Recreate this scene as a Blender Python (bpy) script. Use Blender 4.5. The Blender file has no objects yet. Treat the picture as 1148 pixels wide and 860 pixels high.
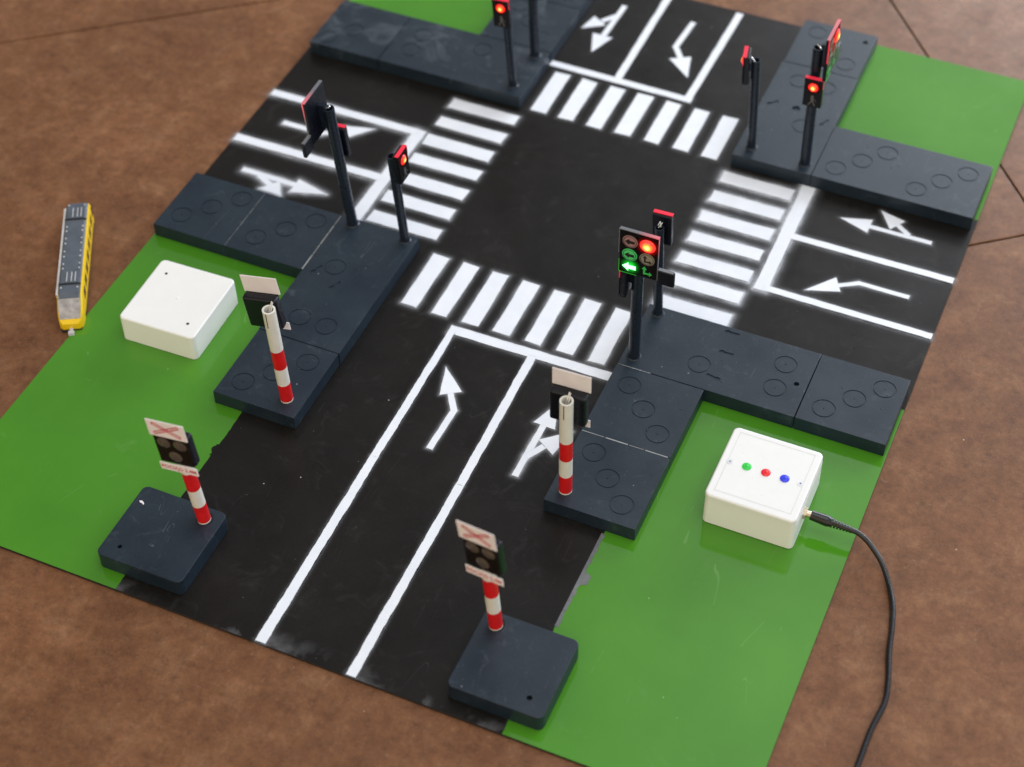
import bpy, bmesh, math, random
from mathutils import Vector, Matrix, Quaternion
random.seed(7)
S = 1/30.0            # the plan below is measured in crosswalk pitches; one pitch is about 33 mm
col = bpy.context.scene.collection
sc = bpy.context.scene
PI = math.pi

# ------------------------------------------------------------------ materials
def new_mat(name):
    m = bpy.data.materials.new(name); m.use_nodes = True
    nt = m.node_tree; nt.nodes.clear()
    o = nt.nodes.new('ShaderNodeOutputMaterial'); b = nt.nodes.new('ShaderNodeBsdfPrincipled')
    nt.links.new(b.outputs[0], o.inputs[0])
    return m, nt, b, o
def N(nt, t, **k):
    n = nt.nodes.new(t)
    for a, v in k.items():
        if a.startswith('i_'): n.inputs[a[2:].replace('_', ' ')].default_value = v
        else: setattr(n, a, v)
    return n
def pos(nt, stretch=(1, 1, 1)):
    g = nt.nodes.new('ShaderNodeNewGeometry'); v = nt.nodes.new('ShaderNodeVectorMath'); v.operation = 'MULTIPLY'
    v.inputs[1].default_value = tuple(s/S for s in stretch)
    nt.links.new(g.outputs['Position'], v.inputs[0]); return v.outputs[0]
def noise(nt, vec, scale, detail=4, rough=.6, dist=0):
    n = nt.nodes.new('ShaderNodeTexNoise'); n.inputs['Scale'].default_value = scale; n.inputs['Detail'].default_value = detail
    n.inputs['Roughness'].default_value = rough; n.inputs['Distortion'].default_value = dist
    nt.links.new(vec, n.inputs['Vector']); return n.outputs[0]
def ramp(nt, fac, stops):
    r = nt.nodes.new('ShaderNodeValToRGB'); el = r.color_ramp.elements
    while len(el) > 1: el.remove(el[-1])
    el[0].position = stops[0][0]; el[0].color = tuple(stops[0][1]) + (1,)
    for p, c in stops[1:]:
        e = el.new(p); e.color = tuple(c) + (1,)
    nt.links.new(fac, r.inputs[0]); return r.outputs[0]
def gray(a): return (a, a, a)
def mixc(nt, fac, a, b, mode='MIX'):
    m = nt.nodes.new('ShaderNodeMix'); m.data_type = 'RGBA'; m.blend_type = mode
    for sck, v in ((m.inputs[0], fac), (m.inputs[6], a), (m.inputs[7], b)):
        if hasattr(v, 'is_linked') or hasattr(v, 'links'): nt.links.new(v, sck)
        elif isinstance(v, (int, float)): sck.default_value = v
        else: sck.default_value = tuple(v) + (1,)
    return m.outputs[2]
def mth(nt, op, a, b=None, clamp=False):
    m = nt.nodes.new('ShaderNodeMath'); m.operation = op; m.use_clamp = clamp
    for i, v in enumerate((a, b)):
        if v is None: continue
        if isinstance(v, (int, float)): m.inputs[i].default_value = v
        else: nt.links.new(v, m.inputs[i])
    return m.outputs[0]
def bump(nt, b, h, strength, dist=.01):
    n = nt.nodes.new('ShaderNodeBump'); n.inputs['Strength'].default_value = strength; n.inputs['Distance'].default_value = dist*S
    nt.links.new(h, n.inputs['Height']); nt.links.new(n.outputs[0], b.inputs['Normal'])
def specks(nt, vec, scale, size, keep=.6):
    """sparse dots of dust: small voronoi cores, most of them dropped at random"""
    v = nt.nodes.new('ShaderNodeTexVoronoi'); v.inputs['Scale'].default_value = scale; nt.links.new(vec, v.inputs['Vector'])
    near = mth(nt, 'LESS_THAN', v.outputs['Distance'], size)
    sep = nt.nodes.new('ShaderNodeSeparateColor'); nt.links.new(v.outputs['Color'], sep.inputs[0])
    return mth(nt, 'MULTIPLY', near, mth(nt, 'GREATER_THAN', sep.outputs[0], keep))
def scratches(nt, vec, ang, scale, width=.012):
    """fine curved hairline scratches"""
    m = nt.nodes.new('ShaderNodeMapping'); m.inputs['Rotation'].default_value = (0, 0, ang); m.inputs['Scale'].default_value = (1, .12, 1)
    nt.links.new(vec, m.inputs[0])
    n = noise(nt, m.outputs[0], scale, 1, .4, .6)
    line = mth(nt, 'LESS_THAN', mth(nt, 'ABSOLUTE', mth(nt, 'SUBTRACT', n, .5)), width*.1)
    gate = noise(nt, vec, scale*.9, 2)
    return mth(nt, 'MULTIPLY', line, mth(nt, 'GREATER_THAN', gate, .6))

def simple(name, colr, rough=.5, metal=0, var=.12, nscale=3, coat=0, bumpa=0, spec=.5):
    m, nt, b, o = new_mat(name); v = pos(nt)
    n = noise(nt, v, nscale, 5)
    c = ramp(nt, n, [(.3, [x*(1-var) for x in colr]), (.7, [min(1, x*(1+var)) for x in colr])])
    nt.links.new(c, b.inputs['Base Color']); b.inputs['Metallic'].default_value = metal
    r = ramp(nt, noise(nt, v, nscale*2.3, 4), [(.3, gray(max(.02, rough-.06))), (.7, gray(rough+.06))]); nt.links.new(r, b.inputs['Roughness'])
    b.inputs['Coat Weight'].default_value = coat; b.inputs['Specular IOR Level'].default_value = spec
    if bumpa: bump(nt, b, noise(nt, v, nscale*12, 3), bumpa)
    return m
def emit(name, colr, strength):
    m, nt, b, o = new_mat(name); b.inputs['Base Color'].default_value = tuple(colr)+(1,)
    b.inputs['Emission Color'].default_value = tuple(colr)+(1,); b.inputs['Emission Strength'].default_value = strength
    b.inputs['Roughness'].default_value = .3
    return m
def lit_lens(name, stops, strength):
    m, nt, b, o = new_mat(name)
    a = nt.nodes.new('ShaderNodeAttribute'); a.attribute_name = 'core'
    n = noise(nt, pos(nt), 14, 2)
    f = mth(nt, 'ADD', a.outputs['Fac'], mth(nt, 'MULTIPLY', mth(nt, 'SUBTRACT', n, .5), .25), True)
    c = ramp(nt, f, stops); b.inputs['Base Color'].default_value = (.3, .02, .02, 1)
    nt.links.new(c, b.inputs['Emission Color']); b.inputs['Emission Strength'].default_value = strength
    b.inputs['Roughness'].default_value = .2
    return m

def mat_floor():
    m, nt, b, o = new_mat('stone_look_tile'); v = pos(nt)
    big = noise(nt, v, .16, 6, .62, .4); mid = noise(nt, v, .9, 8, .68, .25); fine = noise(nt, v, 3.2, 12, .86)
    c = ramp(nt, mid, [(.26, (.125, .050, .021)), (.45, (.162, .069, .031)), (.56, (.185, .083, .039)), (.78, (.250, .128, .068))])
    c2 = ramp(nt, big, [(.3, gray(.80)), (.7, gray(1.18))]); c = mixc(nt, 1, c, c2, 'MULTIPLY')
    c3 = ramp(nt, fine, [(.32, gray(.55)), (.5, gray(1.0)), (.68, gray(1.4))]); c = mixc(nt, 1, c, c3, 'MULTIPLY')
    blot = ramp(nt, noise(nt, v, 1.7, 5, .7, .8), [(.60, gray(0)), (.76, gray(.24))])
    c = mixc(nt, blot, c, (.085, .036, .018))
    pale = ramp(nt, noise(nt, v, .62, 9, .78, 1.2), [(.56, gray(0)), (.74, gray(.28))])
    c = mixc(nt, pale, c, (.33, .20, .13))
    grit = ramp(nt, noise(nt, v, 13, 6, .8, .5), [(.58, gray(0)), (.68, gray(.38))]); c = mixc(nt, grit, c, (.40, .26, .18))
    pit = ramp(nt, noise(nt, v, 9, 5, .75, .3), [(.63, gray(0)), (.72, gray(.45))]); c = mixc(nt, pit, c, (.05, .02, .01))
    sx = mth(nt, 'ADD', scratches(nt, v, .6, 1.1), scratches(nt, v, 2.1, .9), True)
    c = mixc(nt, mth(nt, 'MULTIPLY', sx, .12), c, (.5, .36, .27))
    c = mixc(nt, mth(nt, 'MULTIPLY', specks(nt, v, 1.4, .03, .8), .8), c, (.6, .5, .42))
    c = mixc(nt, mth(nt, 'MULTIPLY', specks(nt, v, 1.9, .04, .7), .6), c, (.03, .015, .01))
    nt.links.new(c, b.inputs['Base Color'])
    nt.links.new(ramp(nt, mid, [(.3, gray(.46)), (.7, gray(.32))]), b.inputs['Roughness']); b.inputs['Specular IOR Level'].default_value = .24
    bump(nt, b, mid, .15, .04)
    return m

def mat_road():
    m, nt, b, o = new_mat('satin_black_board_paint'); v = pos(nt)
    n = noise(nt, v, .5, 6, .6); f = noise(nt, v, 11, 4)
    c = ramp(nt, n, [(.3, (.0062, .0052, .0046)), (.7, (.0120, .0103, .0093))])
    c = mixc(nt, 1, c, ramp(nt, f, [(.3, gray(.85)), (.7, gray(1.15))]), 'MULTIPLY')
    dust = ramp(nt, noise(nt, v, 1.1, 7, .75, .8), [(.55, gray(0)), (.8, gray(.10))]); c = mixc(nt, dust, c, (.20, .19, .19))
    sep = nt.nodes.new('ShaderNodeSeparateXYZ'); nt.links.new(v, sep.inputs[0])
    edge = mth(nt, 'MULTIPLY', mth(nt, 'SUBTRACT', -14.05, sep.outputs['Y']), 1.7, True)
    en = ramp(nt, noise(nt, v, .8, 5, .6, .4), [(.50, gray(0)), (.66, gray(.45))]); c = mixc(nt, mth(nt, 'MULTIPLY', edge, en), c, (.22, .22, .24))
    c = mixc(nt, mth(nt, 'MULTIPLY', specks(nt, v, 1.1, .022, .70), .6), c, (.55, .55, .55))
    c = mixc(nt, mth(nt, 'MULTIPLY', specks(nt, v, 3.1, .035, .8), .35), c, (.4, .4, .4))
    sx = mth(nt, 'ADD', scratches(nt, v, .3, .8), scratches(nt, v, 1.7, .7), True)
    c = mixc(nt, mth(nt, 'MULTIPLY', sx, .05), c, (.3, .3, .3))
    nt.links.new(c, b.inputs['Base Color'])
    nt.links.new(ramp(nt, noise(nt, v, .8, 6, .7), [(.3, gray(.26)), (.7, gray(.40))]), b.inputs['Roughness'])
    b.inputs['Specular IOR Level'].default_value = .21
    bump(nt, b, noise(nt, v, 22, 3), .12)
    return m
def mat_green():
    m, nt, b, o = new_mat('glossy_green_board_paint'); v = pos(nt)
    n = noise(nt, v, .35, 4, .55)
    c = ramp(nt, n, [(.3, (.054, .215, .011)), (.7, (.068, .25, .016))])
    c = mixc(nt, mth(nt, 'MULTIPLY', specks(nt, v, 1.6, .028, .72), .6), c, (.5, .7, .4))
    c = mixc(nt, mth(nt, 'MULTIPLY', specks(nt, v, 1.0, .035, .86), .7), c, (.10, .09, .02))
    pat = ramp(nt, noise(nt, v, .9, 7, .75, .8), [(.6, gray(0)), (.8, gray(.16))]); c = mixc(nt, pat, c, (.30, .46, .22))
    sx = mth(nt, 'ADD', scratches(nt, v, .9, .8), scratches(nt, v, 2.5, .6), True)
    c = mixc(nt, mth(nt, 'MULTIPLY', sx, .12), c, (.4, .6, .3))
    nt.links.new(c, b.inputs['Base Color'])
    nt.links.new(ramp(nt, noise(nt, v, .6, 5, .6), [(.3, gray(.05)), (.7, gray(.10))]), b.inputs['Roughness'])
    bump(nt, b, noise(nt, v, 9, 3), .05)
    return m
def mat_tile():
    m, nt, b, o = new_mat('moulded_slate_blue_plastic'); v = pos(nt)
    n = noise(nt, v, .7, 6, .6)
    c = ramp(nt, n, [(.3, (.0075, .0155, .027)), (.7, (.0125, .0235, .037))])
    c = mixc(nt, 1, c, ramp(nt, noise(nt, v, 9, 5, .7), [(.3, gray(.86)), (.7, gray(1.14))]), 'MULTIPLY')
    scuff = ramp(nt, noise(nt, v, 1.5, 8, .78, 1.1), [(.57, gray(0)), (.76, gray(.20))]); c = mixc(nt, scuff, c, (.24, .27, .30))
    sx_ = nt.nodes.new('ShaderNodeSeparateXYZ'); nt.links.new(v, sx_.inputs[0])
    far = mth(nt, 'MULTIPLY', mth(nt, 'LESS_THAN', sx_.outputs['X'], -3.2), mth(nt, 'GREATER_THAN', sx_.outputs['Y'], 7))
    sc2 = ramp(nt, noise(nt, v, .75, 7, .7, 1.2), [(.54, gray(0)), (.70, gray(.17))]); c = mixc(nt, mth(nt, 'MULTIPLY', far, sc2), c, (.30, .34, .38))
    c = mixc(nt, mth(nt, 'MULTIPLY', specks(nt, v, 2.6, .05, .78), .55), c, (.45, .48, .5))
    c = mixc(nt, mth(nt, 'MULTIPLY', specks(nt, v, 7, .07, .8), .25), c, (.4, .42, .45))
    sx = mth(nt, 'ADD', scratches(nt, v, .2, 1.3), scratches(nt, v, 1.3, 1.1), True)
    c = mixc(nt, mth(nt, 'MULTIPLY', sx, .13), c, (.4, .42, .45))
    nt.links.new(c, b.inputs['Base Color'])
    nt.links.new(ramp(nt, n, [(.3, gray(.34)), (.7, gray(.48))]), b.inputs['Roughness']); b.inputs['Specular IOR Level'].default_value = .42
    bump(nt, b, noise(nt, v, 16, 4), .22)
    return m
def mat_paint(halo=False):
    m, nt, b, o = new_mat('white_overspray' if halo else 'white_spray_paint'); v = pos(nt)
    c = ramp(nt, noise(nt, v, 1.2, 6, .65), [(.3, (.74, .775, .86)), (.7, (.82, .85, .92))])
    nt.links.new(c, b.inputs['Base Color']); b.inputs['Roughness'].default_value = .45
    if halo:
        a = nt.nodes.new('ShaderNodeAttribute'); a.attribute_name = 'spray'
        n = ramp(nt, noise(nt, v, .9, 4, .6), [(.32, gray(.35)), (.68, gray(1.3))])
        g = ramp(nt, noise(nt, v, 40, 2, .6), [(.3, gray(.6)), (.7, gray(1.3))])
        p = mth(nt, 'MULTIPLY', mth(nt, 'POWER', a.outputs['Fac'], 2.3), 1.2)
        al = mth(nt, 'MULTIPLY', mth(nt, 'MULTIPLY', p, n), g, True)
        nt.links.new(al, b.inputs['Alpha'])
    else:
        a = nt.nodes.new('ShaderNodeAttribute'); a.attribute_name = 'spray'
        n = noise(nt, v, 26, 4, .75)
        al = mth(nt, 'GREATER_THAN', mth(nt, 'ADD', 1, 0), mth(nt, 'MULTIPLY', mth(nt, 'GREATER_THAN', n, .74), 1.5))
        nt.links.new(al, b.inputs['Alpha'])
    return m

M = {}
M['floor'] = mat_floor(); M['grout'] = simple('dark_grout', (.035, .024, .018), .8)
M['road'] = mat_road(); M['green'] = mat_green(); M['tile'] = mat_tile()
M['paint'] = mat_paint(); M['halo'] = mat_paint(True)
M['edge'] = simple('raw_black_sheet_edge', (.02, .018, .018), .5)
M['primer'] = simple('grey_primer', (.13, .135, .14), .5, var=.3)
M['pole'] = simple('dark_plastic_tube', (.010, .016, .028), .30, var=.15, spec=.45)
M['dark'] = simple('black_housing_plastic', (.005, .006, .011), .30, spec=.35)
M['face'] = simple('black_signal_face', (.004, .0035, .0035), .3, spec=.2)
M['hole'] = simple('dark_hollow', (.003, .003, .003), .8)
M['rim'] = simple('grey_acrylic_rim', (.16, .17, .19), .25, spec=.8)
M['glowrim'] = emit('rim_painted_red_glow', (.60, .02, .045), .55)  # rim emits by itself, standing in for leaking red lamp light
def glow_mat(name, c, st):  # emission fading outward paints the glow around lit lamps onto the face
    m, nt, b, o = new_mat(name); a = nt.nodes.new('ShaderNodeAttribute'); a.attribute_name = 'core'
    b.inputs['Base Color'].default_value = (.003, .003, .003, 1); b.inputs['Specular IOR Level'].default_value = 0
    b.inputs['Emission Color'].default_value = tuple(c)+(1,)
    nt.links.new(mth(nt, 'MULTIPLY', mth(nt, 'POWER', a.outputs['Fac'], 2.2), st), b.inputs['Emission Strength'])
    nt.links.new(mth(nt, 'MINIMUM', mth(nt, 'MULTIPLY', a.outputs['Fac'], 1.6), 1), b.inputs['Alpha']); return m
M['redglow'] = glow_mat('painted_red_glow', (1, .015, .01), 2.4)
M['greenglow'] = glow_mat('painted_green_glow', (.02, 1, .06), 1.5)
def rim_mat():  # grey rim with an emission gradient painting in the leaked red light
    m, nt, b, o = new_mat('rim_painted_glow_gradient'); a = nt.nodes.new('ShaderNodeAttribute'); a.attribute_name = 'core'
    b.inputs['Base Color'].default_value = (.15, .16, .18, 1); b.inputs['Roughness'].default_value = .25
    nt.links.new(ramp(nt, a.outputs['Fac'], [(0, (0, 0, 0)), (.35, (.02, .001, .002)), (.7, (.42, .012, .03)), (1, (.75, .03, .05))]), b.inputs['Emission Color']); b.inputs['Emission Strength'].default_value = .8
    return m
M['rimgrad'] = rim_mat()
M['greenrim'] = emit('rim_painted_green_glow', (.02, .35, .02), .35)  # emissive strip, green arrow light painted in at the plate edge
M['redlens'] = lit_lens('lit_red_lens', [(0, (.55, .008, .008)), (.28, (1, .03, .02)), (.52, (1, .20, .03)), (.75, (1, .62, .08)), (1, (1, .9, .35))], 2.0)
M['smallred'] = lit_lens('lit_small_red_lens', [(0, (.35, .0, .0)), (.35, (1, .02, .01)), (.6, (1, .18, .02)), (.85, (1, .75, .12)), (1, (1, .95, .5))], 2.2)
M['greenarrow'] = emit('lit_green_arrow', (.30, 1, .42), 2.6)
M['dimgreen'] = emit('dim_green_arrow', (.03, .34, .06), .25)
M['greenbounce'] = emit('green_bounce_lens', (.05, .38, .10), .35)  # green bounce from the lit arrow painted into a switched-off lens
M['greylens'] = emit('unlit_reddish_lens', (.26, .14, .13), .18)  # faint emission added to a switched-off lens
M['mixlens'] = emit('unlit_bounce_tinted_lens', (.20, .17, .12), .18)  # red and green bounce painted into a switched-off lens
M['sym'] = simple('black_arrow_symbol', (.012, .006, .006), .5)
M['dimman'] = simple('unlit_pedestrian_symbol', (.10, .09, .09), .4)
M['smoke'] = simple('smoky_unlit_lamp', (.085, .070, .058), .28, var=.25)
M['postw'] = simple('white_tube_plastic', (.72, .70, .64), .35, var=.05)
M['postr'] = simple('red_tape', (.62, .008, .010), .38, var=.12)
M['plate'] = simple('white_sign_card', (.84, .78, .81), .5, var=.04)
M['redink'] = simple('red_ink', (.58, .03, .07), .55)
M['boxw'] = simple('white_box_plastic', (.83, .83, .82), .38, var=.015, nscale=2)
M['boxp'] = simple('white_panel_plastic', (.80, .80, .80), .32, var=.015, nscale=2)
M['groove'] = simple('panel_groove', (.60, .60, .59), .6)
M['steel'] = simple('screw_steel', (.75, .75, .77), .35, metal=.8)
M['brass'] = simple('jack_metal', (.60, .52, .40), .3, metal=1)
M['ledg'] = emit('green_led_cap', (.02, .45, .05), .32)
M['ledr'] = emit('red_led_cap', (.62, .010, .02), .28)
M['ledb'] = emit('blue_led_cap', (.02, .035, .60), .28)
M['rubber'] = simple('black_cable_rubber', (.006, .006, .008), .26, spec=.5)
M['yellow'] = simple('tram_yellow', (.86, .56, .008), .32, var=.06)
M['tramgrey'] = simple('tram_roof_grey', (.085, .10, .125), .45, var=.18)
M['tramdark'] = simple('tram_dark', (.02, .02, .024), .4)
M['tramwin'] = simple('tram_window', (.030, .026, .024), .12, spec=.9)
M['tramglass'] = simple('tram_windscreen', (.36, .34, .34), .12, var=.3, nscale=6, spec=.9)
M['tramsilver'] = simple('tram_silver', (.55, .55, .57), .35)
M['glue'] = simple('pale_seam_residue', (.25, .26, .26), .6, var=.3)
M['tilegap'] = simple('shadow_gap', (.004, .004, .005), .9)

# ------------------------------------------------------------------ mesh helpers
def link(name, bm, mat, parent=None, loc=(0, 0, 0), rot=(0, 0, 0), smooth=None):
    me = bpy.data.meshes.new(name)
    bm.normal_update(); bm.to_mesh(me); bm.free()
    mats = mat if isinstance(mat, (list, tuple)) else [mat]
    for x in mats: me.materials.append(M[x] if isinstance(x, str) else x)
    if smooth is not None:
        me.shade_smooth()
        me.set_sharp_from_angle(angle=math.radians(smooth))
    o = bpy.data.objects.new(name, me); col.objects.link(o)
    o.location = loc; o.rotation_euler = rot
    if parent: o.parent = parent
    if smooth is not None:
        wn_ = o.modifiers.new('weighted', 'WEIGHTED_NORMAL'); wn_.keep_sharp = True; wn_.weight = 100
    return o
def thing(name, label, cat, loc=(0, 0, 0), rz=0, group=None, quat=None):
    o = bpy.data.objects.new(name, None); col.objects.link(o); o.location = loc; o.empty_display_size = .02
    if quat is not None: o.rotation_mode = 'QUATERNION'; o.rotation_quaternion = quat
    else: o.rotation_euler = (0, 0, rz)
    o['label'] = label; o['category'] = cat
    if group: o['group'] = group
    return o
def box_(bm, x0, x1, y0, y1, z0, z1, mi=0):
    g = bmesh.ops.create_cube(bm, size=1, matrix=Matrix.Translation(((x0+x1)/2, (y0+y1)/2, (z0+z1)/2)) @ Matrix.Diagonal((x1-x0, y1-y0, z1-z0, 1)))
    for v in g['verts']:
        for f in v.link_faces: f.material_index = mi
    return g['verts']
def bevbox(x0, x1, y0, y1, z0, z1, r=.03, seg=2, which='all', rv=None, segv=4):
    bm = bmesh.new(); box_(bm, x0, x1, y0, y1, z0, z1)
    if rv:
        e = [e for e in bm.edges if abs(e.verts[0].co.z-e.verts[1].co.z) > 1e-6]
        bmesh.ops.bevel(bm, geom=e, offset=rv, segments=segv, affect='EDGES', profile=.5)
    if which == 'top': e = [e for e in bm.edges if all(abs(v.co.z-z1) < 1e-6 for v in e.verts)]
    else: e = bm.edges[:] if not rv else [e for e in bm.edges if all(abs(v.co.z-z1) < 1e-6 for v in e.verts) or all(abs(v.co.z-z0) < 1e-6 for v in e.verts)]
    if r: bmesh.ops.bevel(bm, geom=e, offset=r, segments=seg, affect='EDGES', profile=.5)
    return bm
def cyl(bm, p, q, r, r2=None, n=20, caps=True, mi=0):
    p, q = Vector(p), Vector(q); d = q-p
    M4 = Matrix.Translation((p+q)/2) @ d.to_track_quat('Z', 'Y').to_matrix().to_4x4()
    g = bmesh.ops.create_cone(bm, cap_ends=caps, segments=n, radius1=r, radius2=r if r2 is None else r2, depth=d.length, matrix=M4)
    for v in g['verts']:
        for f in v.link_faces: f.material_index = mi
    return g['verts']
def tube(bm, r, ri, z0, z1, n=28):
    """open tube with wall thickness along z"""
    ring = lambda rr, z: [bm.verts.new((rr*math.cos(2*PI*i/n), rr*math.sin(2*PI*i/n), z)) for i in range(n)]
    a, b, c, d = ring(r, z0), ring(r, z1), ring(ri, z1), ring(ri, z1-(z1-z0)*.5)
    for i in range(n):
        j = (i+1) % n
        bm.faces.new((a[i], a[j], b[j], b[i])); bm.faces.new((b[i], b[j], c[j], c[i])); bm.faces.new((c[i], c[j], d[j], d[i]))
    bm.faces.new(list(reversed(a))); f = bm.faces.new(d); f.material_index = 1
def poly(bm, pts, z, mi=0):
    vs = [bm.verts.new((x, y, z)) for x, y in pts]
    f = bm.faces.new(vs); f.material_index = mi; return f
def area(p): return sum(p[i][0]*p[(i+1) % len(p)][1]-p[(i+1) % len(p)][0]*p[i][1] for i in range(len(p)))/2
def ccw(p): return p if area(p) > 0 else p[::-1]
def sweep(bm, pts, r, n=12):
    """round tube along a smooth curve (Catmull-Rom); r may be a function of t"""
    P = [Vector(p) for p in pts]; P = [P[0]*2-P[1]]+P+[P[-1]*2-P[-2]]
    path = []
    for i in range(1, len(P)-2):
        for k in range(10):
            t = k/10; a, b, c, d = P[i-1], P[i], P[i+1], P[i+2]
            path.append(.5*((2*b)+(c-a)*t+(2*a-5*b+4*c-d)*t*t+(3*b-a-3*c+d)*t**3))
    path.append(P[-2]); rings = []
    for i, p in enumerate(path):
        d = (path[min(i+1, len(path)-1)]-path[max(i-1, 0)]).normalized()
        s = d.cross(Vector((0, 0, 1))).normalized(); u = s.cross(d)
        rr = r(i/(len(path)-1)) if callable(r) else r
        rings.append([bm.verts.new(p+(s*math.cos(2*PI*k/n)+u*math.sin(2*PI*k/n))*rr) for k in range(n)])
    for a, b in zip(rings, rings[1:]):
        for k in range(n): bm.faces.new((a[k], a[(k+1) % n], b[(k+1) % n], b[k]))
    bm.faces.new(rings[0][::-1]); bm.faces.new(rings[-1])

# ------------------------------------------------------------------ floor
U = Vector((.79, .613, 0)).normalized(); V = Vector((.613, -.79, 0)).normalized()
def floor():
    bm = bmesh.new(); g = .035; T = 18.15
    for i, row in enumerate(range(-8, 6)):
        v0 = 1.75+row*T; v1 = v0+T
        off = 15.92 if row % 2 else -3.15+T/2*0
        if row == 0: off = 16.35
        for k in range(-8, 9):
            u0 = off+k*T; u1 = u0+T
            vs = []
            for (u, v) in ((u0+g, v0+g), (u0+g, v1-g), (u1-g, v1-g), (u1-g, v0+g)):
                p = U*u+V*v; vs.append(bm.verts.new((p.x, p.y, -.1)))
            f = bm.faces.new(vs)
            r = bmesh.ops.extrude_face_region(bm, geom=[f])
            bot = [x for x in r['geom'] if isinstance(x, bmesh.types.BMVert)]
            for x in bot: x.co.z = -.4
    bmesh.ops.recalc_face_normals(bm, faces=bm.faces)
    e = [e for e in bm.edges if all(abs(v.co.z+.1) < 1e-5 for v in e.verts)]
    bmesh.ops.bevel(bm, geom=e, offset=.03, segments=2, affect='EDGES', profile=.5)
    o = link('floor', bm, 'floor'); o['kind'] = 'structure'
    bm = bmesh.new(); poly(bm, [(-170, -170), (170, -170), (170, 170), (-170, 170)], -.17)
    o2 = link('floor_grout', bm, 'grout'); o2['kind'] = 'structure'
floor()

# ------------------------------------------------------------------ the painted board
X0, X1, Y0, Y1 = -11.64, 11.66, -14.66, 15.38
board = thing('road_board', 'flat painted board with a black crossroads, white markings and green corners', 'model board', (0, 0, 0))
bm = bmesh.new(); box_(bm, X0, X1, Y0, Y1, -.1, -.006); link('base_sheet', bm, 'edge', board)
def ragged(p, q, amp=.02, step=.15):
    """points from p to q with a slightly uneven line"""
    p, q = Vector(p), Vector(q); d = q-p; n = max(1, int(d.length/step)); nv = Vector((-d.y, d.x)).normalized()
    out = [tuple(p)]; w = 0
    for i in range(1, n):
        w = w*.75+random.uniform(-1, 1)*amp*.6
        out.append(tuple(p+d*i/n+nv*w))
    return out
rx0, rx1, ry0, ry1 = -5.48, 5.47, -.62, 7.95
def wob(n, amp):
    w = 0; out = []
    for i in range(n): w = w*.75+random.uniform(-1, 1)*amp*.6; out.append(w)
    return out
bm = bmesh.new()
def strip(a0, a1, b0, b1, w0, w1, swap):
    """quads along a between a0 and a1, b runs from b0 to b1 with wobbling sides"""
    n = max(2, int((a1-a0)/.12)); u = wob(n+1, w0); v = wob(n+1, w1); prev = None
    for i in range(n+1):
        t = a0+(a1-a0)*i/n; p = (b0+u[i], t) if swap else (t, b0+u[i]); q = (b1+v[i], t) if swap else (t, b1+v[i])
        cur = (bm.verts.new((p[0], p[1], 0)), bm.verts.new((q[0], q[1], 0)))
        if prev: bm.faces.new((prev[0], prev[1], cur[1], cur[0]) if swap else (prev[0], cur[0], cur[1], prev[1]))
        prev = cur
strip(Y0, ry0, rx0, rx1, .025, .03, True); strip(ry0, ry1, rx0+.05, rx1-.05, 0, 0, True); strip(ry1, Y1, rx0, rx1, .02, .02, True)
strip(X0, rx0+.05, ry0, ry1, .02, .02, False); strip(rx1-.05, X1, ry0, ry1, .02, .02, False)
link('road_surface', bm, 'road', board)
for x0, x1, y0, y1 in ((X0, rx0, Y0, ry0), (rx1, X1, Y0, ry0), (X0, rx0, ry1, Y1), (rx1, X1, ry1, Y1)):
    bm = bmesh.new(); ov = .06
    poly(bm, [(max(x0-ov, X0), max(y0-ov, Y0)), (min(x1+ov, X1), max(y0-ov, Y0)), (min(x1+ov, X1), min(y1+ov, Y1)), (max(x0-ov, X0), min(y1+ov, Y1))], -.003)
    link('green_field', bm, 'green', board)
# grey primer showing along the right edge of the near road
bm = bmesh.new(); L = []; R = []
y = -8.0
while y > -11.3:
    w = .05+.05*random.random()+(.16 if -9.75 < y < -9.35 else 0); L.append((5.44, y)); R.append((5.47+w, y)); y -= .09
f = poly(bm, ccw(L+R[::-1]), .004); bmesh.ops.triangulate(bm, faces=[f]); link('worn_paint_edge', bm, 'primer', board)
bm = bmesh.new(); L = []; R = []; y = -9.3
while y > -9.75: L.append((-5.44, y)); R.append((-5.5-.12*random.random(), y)); y -= .07
f = poly(bm, ccw(L+R[::-1]), .004); bmesh.ops.triangulate(bm, faces=[f]); link('worn_paint_edge', bm, 'road', board)

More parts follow.
